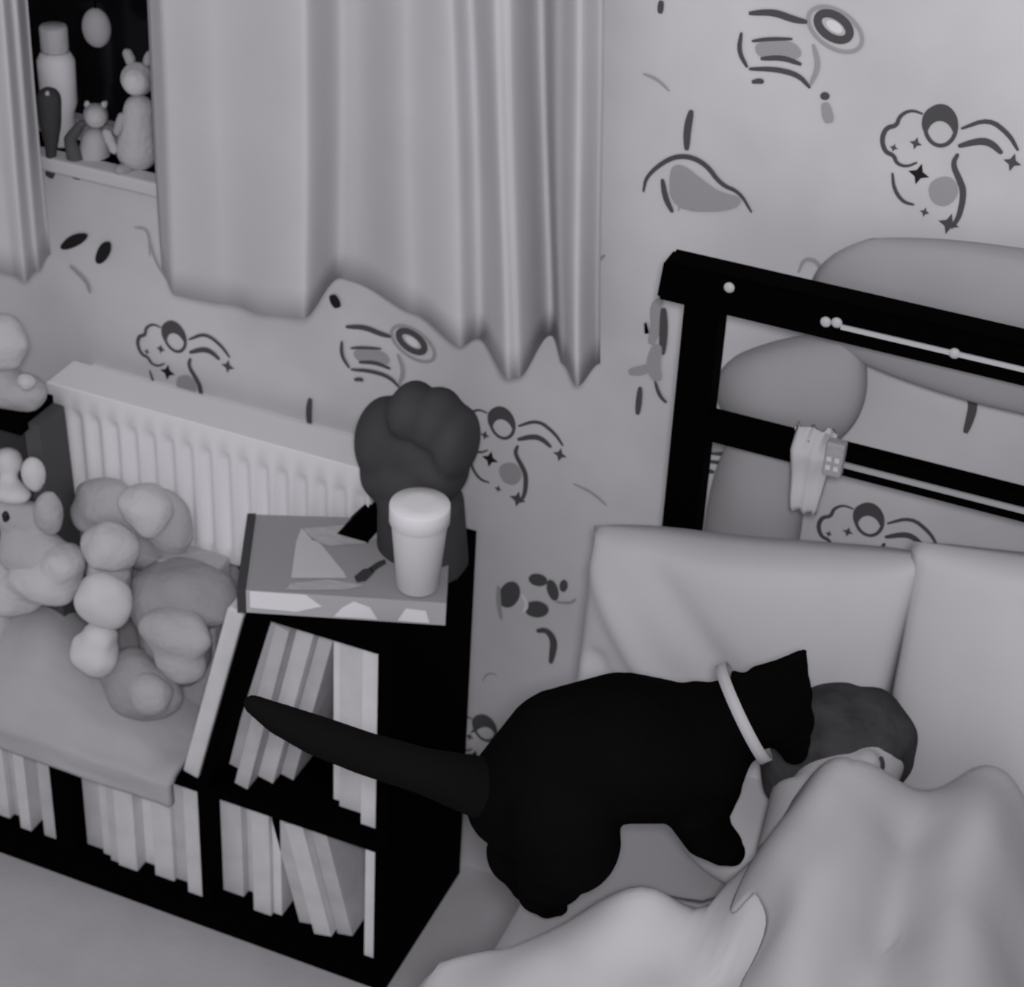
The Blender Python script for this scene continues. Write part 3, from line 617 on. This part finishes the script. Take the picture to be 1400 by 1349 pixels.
chain(bm, [(Vector((-.28, hc.y-.30, .57)), .040), (Vector((-.12, hc.y-.29, .57)), .040)]); chain(bm, [(H(0, .15, .0)-Vector((0, 0, .045)), .045), (Vector((-.21, hc.y-.26, .58)), .07), (Vector((-.16, hc.y-.5, .57)), .065)])
for sg in (-1, 1): chain(bm, [(Vector((-.16+sg*.05, hc.y-.52, .575)), .055), (Vector((-.12+sg*.06, hc.y-.75, .575)), .042), (Vector((-.10+sg*.06, hc.y-.93, .575)), .03)])
fuse(obj('body', bm, 'skin', pe), .006, 4)
for sg in (-1, 1):
    bm = bmesh.new(); ell(bm, H(sg*.027, .022, .060), (.011, .004, .004), Rm, 2); obj('eye', bm, 'hair', pe, True)
bm = bmesh.new()
for (a_, b_, d_, r1, r2, r3) in ((0, -.018, -.012, .086, .096, .074), (0, -.045, .012, .074, .076, .062), (0, .02, -.045, .066, .060, .052)): ell(bm, H(a_, b_, d_), (r1, r2, r3), Rm, 5, .10, d_*50)
hr = fuse(obj('hair', bm, 'hair', pe, True), .004, 4)
# ------------------------------------------------------------------ cat
hf = Z(748, 1240, .60); ff = Z(1005, 1172, .665)
pn = Vector((ff.y-hf.y, hf.x-ff.x, 0)).normalized()       # plane normal, towards the camera
if pn.y > 0: pn = -pn
def K(x, y, off=0, ref=None):
    d = (x-CX)/F*rt-(y-CY)/F*up+fw; p0 = hf+pn*off; return CAM+d*((p0-CAM).dot(pn)/d.dot(pn))
def kc(L): return [(K(x, y, o), r*depth(K(x, y, o))/F) for x, y, o, r in L]
ct = thing('cat', 'black cat wearing a pale collar, standing on the bed and sniffing the sleeper', 'cat', (hf.x, hf.y, MT))
bm = bmesh.new()
chain(bm, kc([(724, 1086, -.02, 88), (775, 1034, -.02, 96), (850, 1022, -.02, 104), (912, 1028, -.02, 98), (955, 1010, -.02, 80), (985, 988, -.02, 58), (1010, 978, -.02, 54), (1045, 970, -.02, 52)]))
chain(bm, kc([(700, 1098, -.02, 64), (722, 1088, -.02, 84)]))
for x, y, o, r in ((1058, 964, -.02, 52), (1072, 985, -.02, 42), (1083, 1012, -.015, 26)): p = K(x, y, o); ell(bm, p, (r*depth(p)/F,)*3)
# hind legs
chain(bm, kc([(765, 1105, .02, 84), (776, 1150, .025, 74), (754, 1190, .02, 52), (738, 1218, .015, 32), (748, 1236, .015, 20), (764, 1240, .02, 13)]))
chain(bm, kc([(735, 1110, -.06, 80), (712, 1165, -.05, 48), (722, 1208, -.05, 26), (738, 1230, -.045, 16)]))
# front legs
chain(bm, kc([(960, 1045, .01, 62), (950, 1100, .02, 46), (966, 1138, .02, 36), (988, 1156, .02, 28), (1000, 1165, .02, 20)]))
chain(bm, kc([(980, 1030, -.05, 46), (985, 1075, -.06, 30), (970, 1120, -.05, 24), (985, 1150, -.04, 18)]))
chain(bm, kc([(985, 1030, -.02, 44), (978, 1070, -.02, 36)])); chain(bm, kc([(1000, 1000, -.02, 40), (1018, 1020, -.02, 24)]))
def ear(b1, b2, tip, th):
    A, B, T_ = [K(*q) for q in (b1, b2, tip)]
    n_ = (B-A).cross(T_-A).normalized()*th; M_ = (A+B)/2
    vs = [bm.verts.new(c) for c in (A, M_+n_, B, M_-n_, T_)]
    for i in range(4): bm.faces.new((vs[i], vs[(i+1) % 4], vs[4]))
    bm.faces.new(vs[:4][::-1])
for bs, tp in ((((1040, 930, 22), (1070, 935, 24), (1092, 950, 20)), (1099, 890, 5)), (((1012, 946, 16), (1034, 938, 18)), (1003, 921, 6))):
    for x, y, r in bs: chain(bm, kc([(x, y, -.02, r), ((x+tp[0])/2, (y+tp[1])/2, -.02, (r+tp[2])/2*.85), (tp[0], tp[1], -.02, tp[2])]))
p = K(1086, 1026, -.015); ell(bm, p, (20*depth(p)/F,)*3)
ob = fuse(obj('body', bm, 'fur', ct), .004, 4)
bm = bmesh.new(); chain(bm, kc([(700, 1085, -.02, 52), (650, 1074, -.015, 42), (580, 1054, -.0, 32), (500, 1030, .0, 30), (430, 1004, .0, 28), (380, 982, .0, 22), (345, 962, .0, 14)]))
ob = fuse(obj('tail', bm, 'tail', ct), .005, 4)
# collar ring round the neck
a, b = K(989, 925, .0), K(1050, 1022, .0); cen = (a+b)/2; axd = (K(1058, 962, -.02)-K(975, 1000, -.02)).normalized()
q_ = axd.to_track_quat('Z', 'Y').to_matrix(); R_ = (a-b).length/2*.94; bm = bmesh.new(); rr = []
cen = K(1017, 974, -.02)
for i in range(48):
    t_ = 2*math.pi*i/48; rr.append([bm.verts.new(cen+q_ @ Vector((rd_*math.cos(t_), rd_*math.sin(t_), h_))) for rd_, h_ in ((R_, -.0065), (R_+.003, -.0065), (R_+.003, .0065), (R_, .0065))])
for i in range(48):
    A, B = rr[i], rr[(i+1) % 48]
    for k in range(4): bm.faces.new((A[k], B[k], B[(k+1) % 4], A[(k+1) % 4]))
bmesh.ops.recalc_face_normals(bm, faces=bm.faces[:])
ob = obj('collar', bm, 'collar', ct, True); ob['label'] = 'pale webbing collar'
for x, y, o in ((1098, 990, .012), (1100, 995, -.045)):
    bm = bmesh.new(); p = K(x-8, y, o); ell(bm, p, (.005, .005, .005), sub=2); obj('eye', bm, 'eye', ct, True)
